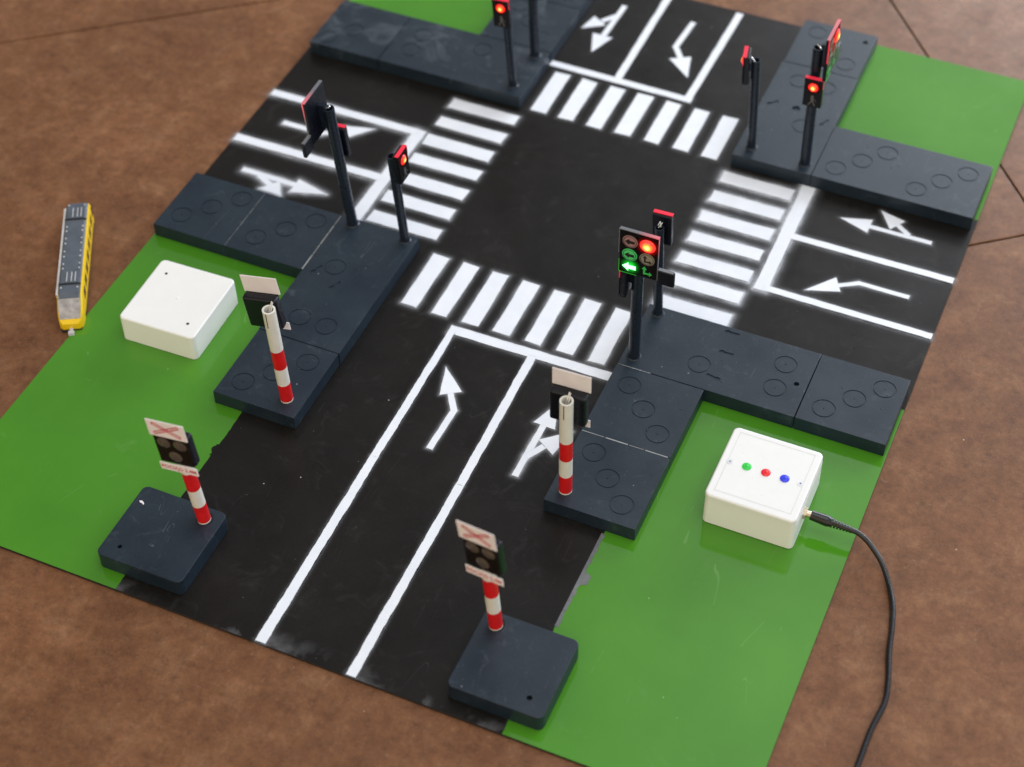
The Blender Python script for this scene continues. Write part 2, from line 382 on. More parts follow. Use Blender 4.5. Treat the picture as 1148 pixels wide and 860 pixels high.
hz = [0]
def marking(name, polys, halo=.32, hs=.5, amp=.010, label=None):
    """polys: convex outlines; a white core sheet with soft overspray around each"""
    bm = bmesh.new(); bh = bmesh.new(); lay = bh.verts.layers.float.new('spray')
    for k, p in enumerate(polys):
        p = ccw(p); pts = []
        for a, b in zip(p, p[1:]+p[:1]): pts += ragged(a, b, amp, .1)
        f = poly(bm, pts, .0115+.0005*(hz[0] % 40))
        if len(pts) > 4: bmesh.ops.triangulate(bm, faces=[f], ngon_method='EAR_CLIP')
        z = .0030+.00022*(hz[0] % 36); hz[0] += 1
        n = len(p); inn = []; rings = []
        for i in range(n):
            a, b, c = Vector(p[i-1]), Vector(p[i]), Vector(p[(i+1) % n])
            d1 = (b-a).normalized(); d2 = (c-b).normalized(); n1 = Vector((d1.y, -d1.x)); n2 = Vector((d2.y, -d2.x))
            # rounded corner: fan of outward directions
            a1 = math.atan2(n1.y, n1.x); a2 = math.atan2(n2.y, n2.x)
            while a2 < a1: a2 += 2*PI
            for s in range(5):
                t = a1+(a2-a1)*s/4; rings.append((b, Vector((math.cos(t), math.sin(t)))))
        m = len(rings); levels = [(0, .99), (.18, .62), (.45, .3), (1, 0)]
        vs = []
        for fr, al in levels:
            row = []
            for b, d in rings:
                v = bh.verts.new((b.x+d.x*halo*fr, b.y+d.y*halo*fr, z)); v[lay] = al*hs*2**.5; row.append(v)
            vs.append(row)
        for r0, r1 in zip(vs, vs[1:]):
            for i in range(m):
                j = (i+1) % m
                try: bh.faces.new((r0[i], r1[i], r1[j], r0[j]))
                except ValueError: pass
    bmesh.ops.recalc_face_normals(bh, faces=bh.faces)
    for f in bh.faces:
        if f.normal.z < 0: f.normal_flip()
    o = link(name, bm, 'paint', board)
    if label: o['label'] = label
    h = link('overspray', bh, 'halo', o)
    return o
def bar(p, q, w, w2=None):
    p, q = Vector(p), Vector(q); d = (q-p).normalized(); n = Vector((-d.y, d.x)); w2 = w if w2 is None else w2
    return [tuple(p-n*w/2), tuple(q-n*w2/2), tuple(q+n*w2/2), tuple(p+n*w/2)]
J = lambda a=.02: random.uniform(-a, a)
def rect(x0, x1, y0, y1): return [(x0+J(), y0+J()), (x1+J(), y0+J()), (x1+J(), y1+J()), (x0+J(), y1+J())]
w = .27
marking('crosswalk', [rect(k-w+.01, k+w-.01, -2.32, -.01) for k in range(-3, 4)], .30, .48)
marking('crosswalk', [rect(k-w, k+w, 7.50, 9.70) for k in range(-3, 4)], .26, .40)
marking('crosswalk', [rect(-5.84, -3.46, 3.80+k-.25, 3.80+k+.25) for k in range(-3, 4)], .30, .50)
marking('crosswalk', [rect(3.68, 6.00, 3.80+k-.26, 3.80+k+.26) for k in range(-3, 4)], .42, .62)
marking('stop_line', [bar((-1.46, -2.74), (3.62, -2.68), .33)], .3, .42)
marking('stop_line', [bar((-3.62, 10.09), (1.50, 10.01), .27)], .25, .35)
marking('stop_line', [bar((-6.22, .35), (-6.15, 5.12), .40)], .4, .6)
marking('stop_line', [bar((6.42, 2.36), (6.38, 7.40), .42)], .42, .6)
marking('lane_line', [bar((-1.21, Y0+.02), (-1.30, -8), .29, .24), bar((-1.30, -8), (-1.34, -2.8), .24, .22)], .18, .35, .014)
marking('lane_line', [bar((1.36, Y0+.02), (1.30, -8), .27, .24), bar((1.30, -8), (1.22, -2.8), .24, .26)], .16, .35, .014)
marking('lane_line', [bar((-11.62, 4.99), (-6.2, 4.98), .30)], .35, .55)
marking('lane_line', [bar((-11.62, 2.48), (-6.3, 2.49), .32)], .35, .6)
marking('lane_line', [bar((6.5, 2.50), (11.64, 2.47), .24)], .3, .45)
marking('lane_line', [bar((6.5, 4.99), (11.64, 4.99), .25)], .3, .45)
marking('lane_line', [bar((-1.20, 10.1), (-1.22, 15.36), .25)], .18, .3)
marking('lane_line', [bar((1.35, 10.1), (1.43, 15.25), .25)], .18, .3)
aw = .19
marking('lane_arrow', [bar((-.03, -7.15), (.01, -5.55), aw), bar((.02, -5.62), (-.42, -4.95), aw), [(-.92, -4.15), (-.08, -4.87), (-.62, -5.22)]], .2, .45, .006)
marking('lane_arrow', [bar((2.54, -7.12), (2.55, -5.1), aw), [(2.60, -4.2), (2.24, -5.12), (2.90, -5.14)], bar((2.55, -6.38), (2.86, -5.82), aw), [(3.42, -5.0), (3.20, -6.02), (2.63, -5.66)]], .25, .5, .006)
marking('lane_arrow', [bar((-10.52, 3.74), (-9.05, 3.73), aw), bar((-9.12, 3.72), (-8.4, 4.09), aw), [(-7.58, 4.60), (-8.58, 4.36), (-8.25, 3.82)]], .3, .55, .006)
marking('lane_arrow', [bar((-10.61, 1.16), (-8.69, 1.13), aw), [(-7.55, 1.11), (-8.69, 1.42), (-8.69, .76)], bar((-9.95, 1.10), (-9.38, .80), aw), [(-8.88, .50), (-9.22, 1.08), (-9.65, .54)]], .36, .65, .006)
marking('lane_arrow', [bar((10.61, 6.36), (8.6, 6.35), .16), [(7.69, 6.39), (8.66, 6.68), (8.66, 6.05)], bar((9.88, 6.42), (9.40, 6.78), .16), [(8.79, 7.20), (9.60, 7.0), (9.27, 6.47)]], .22, .42, .006)
marking('lane_arrow', [bar((10.60, 3.80), (9.02, 3.80), .16), bar((9.08, 3.81), (8.5, 3.45), .16), [(7.64, 2.88), (8.36, 3.77), (8.65, 3.23)]], .22, .42, .006)
marking('lane_arrow', [bar((-2.46, 14.10), (-2.52, 12.1), aw), [(-2.56, 11.18), (-2.91, 12.2), (-2.19, 12.2)], bar((-2.50, 13.45), (-2.88, 12.95), aw), [(-3.40, 12.30), (-3.22, 13.12), (-2.66, 12.78)]], .18, .35, .006)
marking('lane_arrow', [bar((.10, 14.12), (0, 12.5), aw), bar((0, 12.58), (.42, 11.98), aw), [(.96, 11.12), (.68, 12.24), (.03, 11.86)]], .18, .35, .006)

# ------------------------------------------------------------------ raised corner pads made of moulded tiles
TH = .48
def tile_mesh(x0, x1, y0, y1, discs, keys, h=TH, r=.03, rv=None):
    """bevelled slab with shallow round recesses and keyhole slots cut into its top"""
    b = bevbox(x0, x1, y0, y1, .014, h, r, 2, 'top', rv=rv, segv=5)
    if not discs and not keys: return b
    me = bpy.data.meshes.new('slab'); b.to_mesh(me); b.free(); o = bpy.data.objects.new('slab', me); col.objects.link(o)
    c = bmesh.new()
    for (x, y, rr, dep) in discs:
        if rr < .2: cyl(c, (x, y, h-dep), (x, y, h+.2), rr, n=20); continue
        n = 40; ring = [[c.verts.new((x+q*math.cos(2*PI*i/n), y+q*math.sin(2*PI*i/n), z)) for i in range(n)] for q, z in ((rr, h+.1), (rr, h-.016), (rr-.038, h-.016), (rr-.038, h+.1))]
        for a, b in zip(ring, ring[1:]+ring[:1]):
            for i in range(n): c.faces.new((a[i], a[(i+1) % n], b[(i+1) % n], b[i]))
        cyl(c, (x, y, h-.03), (x, y, h+.2), .015, n=8)
    bmesh.ops.recalc_face_normals(c, faces=c.faces)
    mc = bpy.data.meshes.new('cut'); c.to_mesh(mc); c.free(); oc = bpy.data.objects.new('cut', mc); col.objects.link(oc)
    c = bmesh.new()
    for (x, y, a) in keys:
        dx, dy = math.cos(a)*.13, math.sin(a)*.13
        cyl(c, (x-dx, y-dy, h-.028), (x-dx, y-dy, h+.2), .085, n=16)
        vs = box_(c, -.13, .22, -.045, .045, h-.022, h+.2)
        bmesh.ops.rotate(c, verts=vs, cent=(0, 0, 0), matrix=Matrix.Rotation(a, 3, 'Z')); bmesh.ops.translate(c, verts=vs, vec=(x, y, 0))
    mk = bpy.data.meshes.new('cut2'); c.to_mesh(mk); c.free(); ok = bpy.data.objects.new('cut2', mk); col.objects.link(ok)
    for q in (oc, ok):
        if len(q.data.vertices):
            md = o.modifiers.new('b', 'BOOLEAN'); md.operation = 'DIFFERENCE'; md.solver = 'EXACT'; md.object = q; md.use_self = True
    dg = bpy.context.evaluated_depsgraph_get(); ev = o.evaluated_get(dg); out = bmesh.new(); out.from_mesh(ev.to_mesh()); ev.to_mesh_clear()
    for q in (o, oc, ok): bpy.data.objects.remove(q)
    return out
def small(x, y, rise):   # centres of the three recesses on a square tile whose corner is x, y
    return [(x+.60+.68*k, (y+.70+.68*k) if rise else (y+2.06-.70*k), .335, .045) for k in range(3)]
def pad(label, tiles, seams):
    x0 = min(t[0] for t in tiles); y0 = min(t[2] for t in tiles)
    p = thing('corner_pad', label, 'corner pad', (x0, y0, 0), 0, 'raised dark tiled corner pads around the crossroads')
    g = .003
    for (a, b, c, d, discs, keys) in tiles:
        bm = tile_mesh(a+g, b-g, c+g, d-g, discs, keys, r=.013)
        for i in range(4):   # small raised moulding dots
            xx, yy = random.uniform(a+.25, b-.25), random.uniform(c+.25, d-.25)
            cyl(bm, (xx, yy, TH-.005), (xx, yy, TH+.008), .035, .02, n=10)
        bmesh.ops.translate(bm, verts=bm.verts, vec=(-x0, -y0, 0)); link('tile', bm, 'tile', p, smooth=35)
    for (x, y, X, Y, w_) in seams:
        bm = bmesh.new(); n = 22; P = Vector((x, y)); Q = Vector((X, Y)); d = (Q-P); nn = Vector((-d.y, d.x)).normalized()
        k = 0
        while k < n:
            run = random.randint(2, 7); e = min(n, k+run)
            a, b = P+d*k/n, P+d*(e-.3)/n; ww = w_*random.uniform(.5, 1.2)
            poly(bm, [tuple(a-nn*ww/2), tuple(b-nn*ww/2), tuple(b+nn*ww/2), tuple(a+nn*ww/2)], TH+.002)
            k = e
        bmesh.ops.translate(bm, verts=bm.verts, vec=(-x0, -y0, 0)); link('seam_residue', bm, 'glue', p)
    return p
R_ = .335
pad('dark slate corner pad beside the plain white box, lowest tile carrying a striped post', [
    (-11.57, -9.06, -2.62, .0, small(-11.57, -2.62, True), []),
    (-9.06, -6.40, -2.62, .0, small(-8.96, -2.62, True), []),
    (-6.38, -3.75, -5.28, .02, [(-5.51, -2.14, R_, .045), (-5.49, -4.42, R_, .045), (-4.61, -4.46, R_, .045)], [(-5.98, -2.45, 1.2), (-5.15, -2.85, 1.2)]),
    (-6.36, -3.77, -7.98, -5.30, [(-5.76, -7.32, R_, .045), (-5.12, -6.66, R_, .045), (-4.42, -5.94, R_, .045)], [])],
    [(-6.39, -2.6, -6.39, -.02, .035), (-9.06, -2.6, -9.06, -.02, .012)])
pad('dark slate corner pad beside the white box with the black cable', [
    (8.99, 11.58, -2.50, .11, small(9.03, -2.57, True), []),
    (3.73, 8.97, -2.50, .11, [(5.88, -1.64, R_, .045), (8.15, -.69, R_, .045), (8.14, -1.66, R_, .045), (8.66, -1.28, .08, .12)], [(6.45, -.92, 0.05), (6.35, -.10, 0.05), (6.42, -1.95, 2.95)]),
    (3.72, 6.34, -5.23, -2.52, small(3.75, -5.23, False), []),
    (3.72, 6.34, -7.91, -5.25, small(3.75, -7.93, False), [])],
    [(3.75, -5.24, 6.3, -5.24, .035), (3.75, -2.51, 4.75, -2.51, .025)])
pad('scuffed dark corner pad at the far left behind the empty junction', [
    (-11.46, -8.86, 7.42, 10.04, small(-11.6, 7.2, True)[:2], []),
    (-8.84, -3.62, 7.42, 10.04, [(-8.01, 9.26, R_, .045), (-8.06, 8.35, R_, .045), (-5.8, 9.3, R_, .045)], []),
    (-6.24, -3.60, 10.06, 12.68, small(-6.24, 10.06, False), []),
    (-6.24, -3.60, 12.70, 15.32, small(-6.24, 12.70, False), [])], [])
pad('dark grey corner pad at the far right, against the far green field', [
    (3.80, 6.36, 12.69, 15.20, [(4.40, 14.61, R_, .045), (5.08, 13.95, R_, .045), (5.76, 13.28, R_, .045), (6.05, 14.7, .09, .08)], []),
    (3.76, 6.38, 7.42, 12.67, [(4.61, 11.82, R_, .045), (5.53, 11.81, R_, .045), (5.40, 9.62, R_, .045), (4.95, 10.4, .14, .05)], [(4.15, 10.4, .8), (6.02, 10.05, 1.2)]),
    (6.39, 11.55, 7.42, 10.05, [(6.99, 8.06, R_, .045), (7.67, 8.71, R_, .045), (8.31, 9.39, R_, .045), (9.59, 8.06, R_, .045), (10.23, 8.73, R_, .045), (10.91, 9.38, R_, .045)], [])], [])

# the two separate base blocks in front
for lab, x0, y0, dots in (('square dark base block standing in the near left, one pale chip and one screw hole', -6.30, -14.18, [(-5.81, -13.75, .06, .15)]),
                          ('square dark base block at the front edge beside the near right green field', 3.80, -14.24, [(5.84, -13.78, .075, .15)])):
    t = thing('base_block', lab, 'base block', (x0, y0, 0))
    bm = tile_mesh(x0, x0+2.56, y0, y0+2.48, dots, [], .55, .025, .18)
    bmesh.ops.translate(bm, verts=bm.verts, vec=(-x0, -y0, 0)); link('block', bm, 'tile', t, smooth=35)
    if x0 < 0:
        bm = bmesh.new(); poly(bm, [(.15, 1.95), (.22, 1.98), (.32, 1.92), (.33, 1.86), (.27, 1.90), (.2, 1.90)], .5535); link('paint_chip', bm, 'plate', t)

# ------------------------------------------------------------------ junction boxes
def cut_faceless(bm): return bm
t = thing('junction_box', 'plain white plastic box with two screw holes on the left green field', 'junction box', (-10.14, -6.83, 0), math.radians(1.5))
bm = bmesh.new(); b2 = bevbox(0, 2.48, 0, 2.64, .014, .90, .05, 3, 'top', rv=.16, segv=6)
for v in b2.verts:
    k = 1-.006*(v.co.z); v.co.x = 1.24+(v.co.x-1.24)*k; v.co.y = 1.32+(v.co.y-1.32)*k
link('case', b2, 'boxw', t, smooth=40)
for x, y in ((.43, 2.10), (2.04, .50)):
    bm = bmesh.new(); cyl(bm, (x, y, .89), (x, y, .9035), .045, n=16); link('screw_hole', bm, 'hole', t)
bm = bmesh.new(); cyl(bm, (1.24, 1.32, .89), (1.24, 1.32, .915), .055, .03, n=16); link('centre_nub', bm, 'boxw', t, smooth=40)
bm.free() if False else None

t = thing('control_box', 'white control box with green, red and blue caps on its lid', 'control box', (7.73, -6.58, 0))
c = bevbox(0, 2.52, 0, 2.54, .014, 1.0, .02, 2, 'all', rv=.14, segv=6)
for v in c.verts:
    k = .992 if v.co.z > .5 else 1; v.co.x = 1.26+(v.co.x-1.26)*k; v.co.y = 1.27+(v.co.y-1.27)*k
link('case', c, 'boxw', t, smooth=40)
lid = link('lid', bevbox(-.005, 2.50, -.005, 2.56, 1.0, 1.17, .06, 5, 'top', rv=.16, segv=6), 'boxp', t, smooth=40)
bm = bmesh.new()
for (a, b, cc, d) in ((.20, 2.30, .22, .232), (.20, 2.30, 2.375, 2.387), (.20, .212, .22, 2.387), (2.288, 2.30, .22, 2.387)): poly(bm, [(a, cc), (b, cc), (b, d), (a, d)], 1.1735)
link('panel_line', bm, 'groove', lid)
for x, mname in ((.74, 'ledg'), (1.27, 'ledr'), (1.79, 'ledb')):
    bm = bmesh.new(); cyl(bm, (x, 1.30, 1.165), (x, 1.30, 1.185), .128, n=28); cyl(bm, (x, 1.30, 1.185), (x, 1.30, 1.205), .112, .075, n=28)
    cyl(bm, (x, 1.30, 1.200), (x, 1.30, 1.225), .05, .015, n=16)
    link('indicator_cap', bm, mname, lid, smooth=30)
for x in (.27, 2.22):
    bm = bmesh.new(); cyl(bm, (x, 1.30, 1.165), (x, 1.30, 1.178), .085, n=24)
    s = link('screw', bm, 'steel', lid, smooth=30)
    bm = bmesh.new(); vs = box_(bm, x-.04, x+.04, 1.294, 1.306, 1.176, 1.1795); vs2 = box_(bm, x-.006, x+.006, 1.26, 1.34, 1.176, 1.1799)
    link('cross_slot', bm, 'hole', s)
j = bmesh.new()
cyl(j, (2.50, .88, .58), (2.60, .88, .58), .165, n=6); cyl(j, (2.60, .88, .58), (2.74, .88, .58), .095, n=20)
link('jack_socket', j, 'brass', t, smooth=30)

# ------------------------------------------------------------------ power cable
t = thing('power_cable', 'black power cable plugged into the side of the control box and trailing over the floor', 'cable', (10.45, -5.70, 0))
def shift(bm, o=(10.45, -5.70, 0)): bmesh.ops.translate(bm, verts=bm.verts, vec=(-o[0], -o[1], -o[2])); return bm
bm = bmesh.new()
dd = Vector((1, -.02, -.05)).normalized(); p0 = Vector((10.44, -5.70, .58))
cyl(bm, p0, p0+dd*.46, .135, .155, n=24); cyl(bm, p0+dd*.46, p0+dd*.56, .155, .125, n=24)
link('plug', shift(bm), 'rubber', t, smooth=40)
bm = bmesh.new(); q = p0+dd*.56
for k in range(7):
    a = q+dd*(.085*k); r1 = .132-.007*k
    cyl(bm, a, a+dd*.05, r1, n=20); cyl(bm, a+dd*.05, a+dd*.085, .075, n=16)
link('strain_relief', shift(bm), 'rubber', t, smooth=40)
e = q+dd*.58
bm = bmesh.new()
sweep(bm, [tuple(e-dd*.1), (11.72, -5.70, .47), (11.90, -5.74, .41), (12.12, -5.83, .32), (12.55, -6.16, .15), (12.92, -6.70, .01), (13.17, -7.26, -.024), (13.33, -7.91, -.024), (13.46, -8.63, -.024), (13.68, -9.52, -.024), (13.76, -10.15, -.024), (13.67, -11.01, -.024), (13.65, -12.06, -.024), (13.61, -13.19, -.024), (13.72, -14.6, -.024), (13.9, -16.5, -.024), (13.8, -19, -.024)], .074, 14)
link('lead', shift(bm), 'rubber', t, smooth=60)

# ------------------------------------------------------------------ traffic lights
def lens_mesh(r, x, y, z, n=28, dome=.05):
    """convex disc facing -Y with a 'core' value falling from centre to rim"""
    bm = bmesh.new(); lay = bm.verts.layers.float.new('core'); rings = []
    for k, fr in enumerate((1, .8, .6, .4, .2)):
        row = []
        for i in range(n):
            a = 2*PI*i/n; v = bm.verts.new((x+math.cos(a)*r*fr, y-dome*(1-fr*fr), z+math.sin(a)*r*fr)); v[lay] = 1-fr; row.append(v)
        rings.append(row)
    cv = bm.verts.new((x, y-dome, z)); cv[lay] = 1
    for a, b in zip(rings, rings[1:]):
        for i in range(n): bm.faces.new((a[i], a[(i+1) % n], b[(i+1) % n], b[i]))
    for i in range(n): bm.faces.new((rings[-1][i], rings[-1][(i+1) % n], cv))
    return bm
def vpoly(bm, pts, y):   # upright polygon facing -Y, pts in x, z
    vs = [bm.verts.new((a, y, b)) for a, b in ccw(pts)]; return bm.faces.new(vs)
def arrow_pts(kind, cx, cz, s):
    if kind == 'left':
        return [[(cx-s, cz), (cx-.1*s, cz+.75*s), (cx-.1*s, cz-.75*s)], [(cx-.12*s, cz+.34*s), (cx-.12*s, cz-.34*s), (cx+.95*s, cz-.34*s), (cx+.95*s, cz+.34*s)]]
    # ahead and right
    return [[(cx-.35*s, cz+1.0*s), (cx-.8*s, cz+.35*s), (cx+.1*s, cz+.35*s)], [(cx-.52*s, cz+.36*s), (cx-.52*s, cz-.7*s), (cx-.18*s, cz-.7*s), (cx-.18*s, cz+.36*s)],
            [(cx-.19*s, cz-.62*s), (cx+.5*s, cz-.62*s), (cx+.5*s, cz-.28*s), (cx-.19*s, cz-.28*s)], [(cx+.48*s, cz-.9*s), (cx+.98*s, cz-.42*s), (cx+.48*s, cz+.02*s)]]
def symbol(name, kind, cx, cz, s, y, mat, parent):
    bm = bmesh.new()
    for p in arrow_pts(kind, cx, cz, s): vpoly(bm, p, y)
    return link(name, bm, mat, parent)
def add_ped(parent, loc, rz, scale=1):
    """pedestrian signal facing -Y before rotation: thin black box with red lamp on top and an unlit walking figure below"""
    h = link('pedestrian_signal', bevbox(-.29, .29, -.09, .09, -.52, .52, .035, 2), 'dark', parent, loc, (0, 0, rz), smooth=40)
    bm = bmesh.new(); box_(bm, -.285, .285, -.112, -.095, -.50, .50); link('face_plate', bm, 'face', h)
    bm = bmesh.new(); box_(bm, -.285, .285, -.122, .0, .5215, .545); box_(bm, .2915, .302, -.115, -.09, .22, .52); link('glowing_rim', bm, 'glowrim', h)
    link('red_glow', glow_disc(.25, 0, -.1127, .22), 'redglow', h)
    link('red_lamp', lens_mesh(.155, 0, -.113, .22, dome=.07), 'smallred', h, smooth=60)
    bm = bmesh.new()   # unlit walking figure
    cyl(bm, (0, -.118, -.12), (0, -.1125, -.12), .045, n=14)
    for p in ([(-.05, -.17), (.06, -.17), (.04, -.30), (-.03, -.30)], [(-.03, -.29), (.01, -.29), (-.08, -.45), (-.13, -.45)], [(.0, -.29), (.04, -.29), (.12, -.45), (.07, -.45)], [(.05, -.18), (.07, -.20), (.14, -.29), (.11, -.30)]): vpoly(bm, p, -.117)
    link('walking_figure', bm, 'dimman', h)
    return h
def pole(parent, r, h, ri):
    bm = bmesh.new(); tube(bm, r, ri, 0, h); o = link('pole', bm, ['pole', 'hole'], parent, smooth=40)
    bm = bmesh.new(); cyl(bm, (0, 0, -.004), (0, 0, .03), r+.05, r+.02, n=28); link('foot_collar', bm, 'pole', parent, smooth=40)
    return o
def leanq(base, topp, rz):
    d = (Vector(topp)-Vector(base)).normalized(); q = Vector((0, 0, 1)).rotation_difference(d)
    return q @ Quaternion((0, 0, 1), rz)
def gradbox(x0, x1, y0, y1, z0, z1, axis, a0, a1, n=12):
    bm = bmesh.new(); lay = bm.verts.layers.float.new('core'); rows = []
    for i in range(n+1):
        t = i/n; k = a0+(a1-a0)*t
        pts = [(x0+(x1-x0)*t, y, z) for y, z in ((y0, z0), (y1, z0), (y1, z1), (y0, z1))] if axis == 'x' else [(x, y, z0+(z1-z0)*t) for x, y in ((x0, y0), (x1, y0), (x1, y1), (x0, y1))]
        row = [bm.verts.new(p) for p in pts]
        for q in row: q[lay] = max(0, min(1, k))
        rows.append(row)
    for a, b in zip(rows, rows[1:]):
        for i in range(4): bm.faces.new((a[i], a[(i+1) % 4], b[(i+1) % 4], b[i]))
    bm.faces.new(rows[0]); bm.faces.new(rows[-1]); bmesh.ops.recalc_face_normals(bm, faces=bm.faces); return bm
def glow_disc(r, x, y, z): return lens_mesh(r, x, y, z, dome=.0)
def tall(base, top, rz, label, green=True, red0=-.25):
    t = thing('traffic_light', label, 'traffic light', base, group='tall six-lamp traffic lights on the corner pads', quat=leanq(base, top, rz))
    H = (Vector(top)-Vector(base)).length
    pole(t, .165, H, .125)
    hx, hy, hc = .12, -.30, 4.36
    head = link('signal_head', bevbox(hx-.55, hx+.55, hy-.10, hy-.01, hc-.74, hc+.78, .03, 2), 'dark', t, smooth=40)
    bm = bmesh.new(); box_(bm, hx-.53, hx+.53, hy-.125, hy-.104, hc-.72, hc+.76); link('face_plate', bm, 'face', head)
    bm = bmesh.new(); box_(bm, hx-.16, hx-.04, hy-.008, -.10, hc-.5, hc+.3); link('bracket', bm, 'pole', head)
    bm = bmesh.new(); cyl(bm, (.02, -.08, H-.02), (.0, .05, H+.09), .02, n=8); cyl(bm, (-.04, -.12, H-.02), (.03, .02, H+.05), .018, n=8); link('solder_wires', bm, 'steel', head)
    link('acrylic_rim', gradbox(hx-.555, hx+.555, hy-.13, hy-.03, hc+.783, hc+.808, 'x', red0, 1.1), 'rimgrad', head)
    link('acrylic_rim', gradbox(hx+.553, hx+.568, hy-.13, hy-.09, hc-.70, hc+.80, 'z', -.6, 1.15), 'rimgrad', head)
    bm = bmesh.new(); box_(bm, hx-.568, hx-.553, hy-.13, hy-.09, hc-.05, hc+.80); link('acrylic_rim', bm, 'glowrim' if red0 > .5 else 'rim', head)
    fy = hy-.126
    L_, R2 = hx-.245, hx+.25; rows = (hc+.43, hc-.05, hc-.49)
    for x, z, mt, kd in ((L_, rows[0], 'greylens', 'left'), (L_, rows[1], 'greenbounce' if green else 'mixlens', 'left'), (R2, rows[1], 'mixlens', 'ahead')):
        l = link('unlit_lamp', lens_mesh(.215, x, fy, z, dome=.02), mt, head, smooth=60)
        symbol('arrow_symbol', kd, x, z, .145, fy-.024, 'sym', l)
        bm = bmesh.new()
        for i in range(28):
            a0, a1 = 2*PI*i/28, 2*PI*(i+1)/28
            vpoly(bm, [(x+math.cos(a0)*.19, z+math.sin(a0)*.19), (x+math.cos(a1)*.19, z+math.sin(a1)*.19), (x+math.cos(a1)*.172, z+math.sin(a1)*.172), (x+math.cos(a0)*.172, z+math.sin(a0)*.172)], fy-.012)
        link('lamp_ring', bm, 'sym', l)
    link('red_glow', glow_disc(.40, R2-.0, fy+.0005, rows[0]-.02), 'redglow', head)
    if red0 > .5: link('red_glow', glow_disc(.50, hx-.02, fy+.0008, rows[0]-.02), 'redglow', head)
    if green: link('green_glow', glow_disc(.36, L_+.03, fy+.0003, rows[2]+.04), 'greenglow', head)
    link('red_lamp', lens_mesh(.225, R2, fy, rows[0], dome=.08), 'redlens', head, smooth=60)
    symbol('green_arrow_lamp', 'left', L_, rows[2], .20, fy-.004, 'greenarrow' if green else 'dimgreen', head)
    symbol('green_arrow_lamp', 'ahead', R2, rows[2], .17, fy-.004, 'dimgreen', head)
    if not green: bm = bmesh.new(); bm.free()
    bm = bmesh.new(); box_(bm, hx-.545, hx-.03, fy-.010, fy-.0015, hc-.738, hc-.722); box_(bm, hx-.545, hx-.528, fy-.010, fy-.0015, hc-.72, hc-.28); link('green_edge_glow', bm, 'greenrim', head)
    # turn-arrow box hanging off the lower right edge
    eb = link('side_arrow_box', bevbox(hx+.572, hx+1.04, hy-.12, hy-.0, hc-.84, hc-.34, .04, 3), 'dark', t, smooth=40)
    bm = bmesh.new(); box_(bm, hx+.574, hx+1.0, hy-.11, hy-.01, hc-.337, hc-.322); link('acrylic_rim', bm, 'rim', eb)
    add_ped(t, (-.30, -.08, 3.10), math.radians(-90))
    bm = bmesh.new(); box_(bm, -.22, -.14, -.04, .06, 2.9, 3.3); link('bracket', bm, 'pole', t)
    return t
def short(base, top, rz, label, dx=0):
    t = thing('pedestrian_light', label, 'pedestrian light', base, group='short pedestrian lights on the corner pads', quat=leanq(base, top, rz))
    H = (Vector(top)-Vector(base)).length
    pole(t, .14, H, .105)
    h = add_ped(t, (dx, -.27, H-.26), 0)
    bm = bmesh.new(); box_(bm, -.05, .05, .092, .17, -.15, .15); link('bracket', bm, 'pole', h)
    bm = bmesh.new(); cyl(bm, (-.02, .20, .22), (.03, .12, .36), .018, n=8); cyl(bm, (.04, .24, .22), (-.04, .12, .33), .016, n=8); cyl(bm, (.03, .12, .36), (.06, .22, .28), .014, n=8); link('solder_wires', bm, 'steel', h)
    return t
Z = TH+.002
tall((4.06, -2.06, Z), (4.05, -2.07, 3.98), 0, 'tall traffic light facing the viewer, its green left arrow shining')
tall((-5.90, -.22, Z), (-6.20, -.40, 5.03), math.radians(-90), 'tall traffic light seen from behind on the left pad near the plain white box', False)
tall((6.04, 7.90, Z), (5.95, 7.89, 4.99), math.radians(90), 'tall traffic light seen edge-on, red lamp lit halfway up, on the far right pad', False, .75)
tall((-4.04, 9.72, Z), (-4.16, 9.67, 5.0), math.radians(180), 'tall traffic light whose head is cut off by the top edge of the photo')
short((4.09, -.18, Z), (3.97, -.22, 3.86), math.radians(180), 'short pedestrian light seen from behind, just behind the six-lamp light facing the viewer')
short((-4.09, -.25, Z), (-4.28, -.36, 3.84), math.radians(90), 'short pedestrian light glowing red at the corner of the left pad beside the crosswalk', .0)
short((4.22, 8.01, Z), (4.07, 7.98, 3.90), math.radians(-78), 'short pedestrian light at the inner tip of the far right pad, head turned away')
short((-4.07, 7.92, Z), (-4.28, 7.86, 3.85), 0, 'short pedestrian light at the inner tip of the scuffed far left pad')

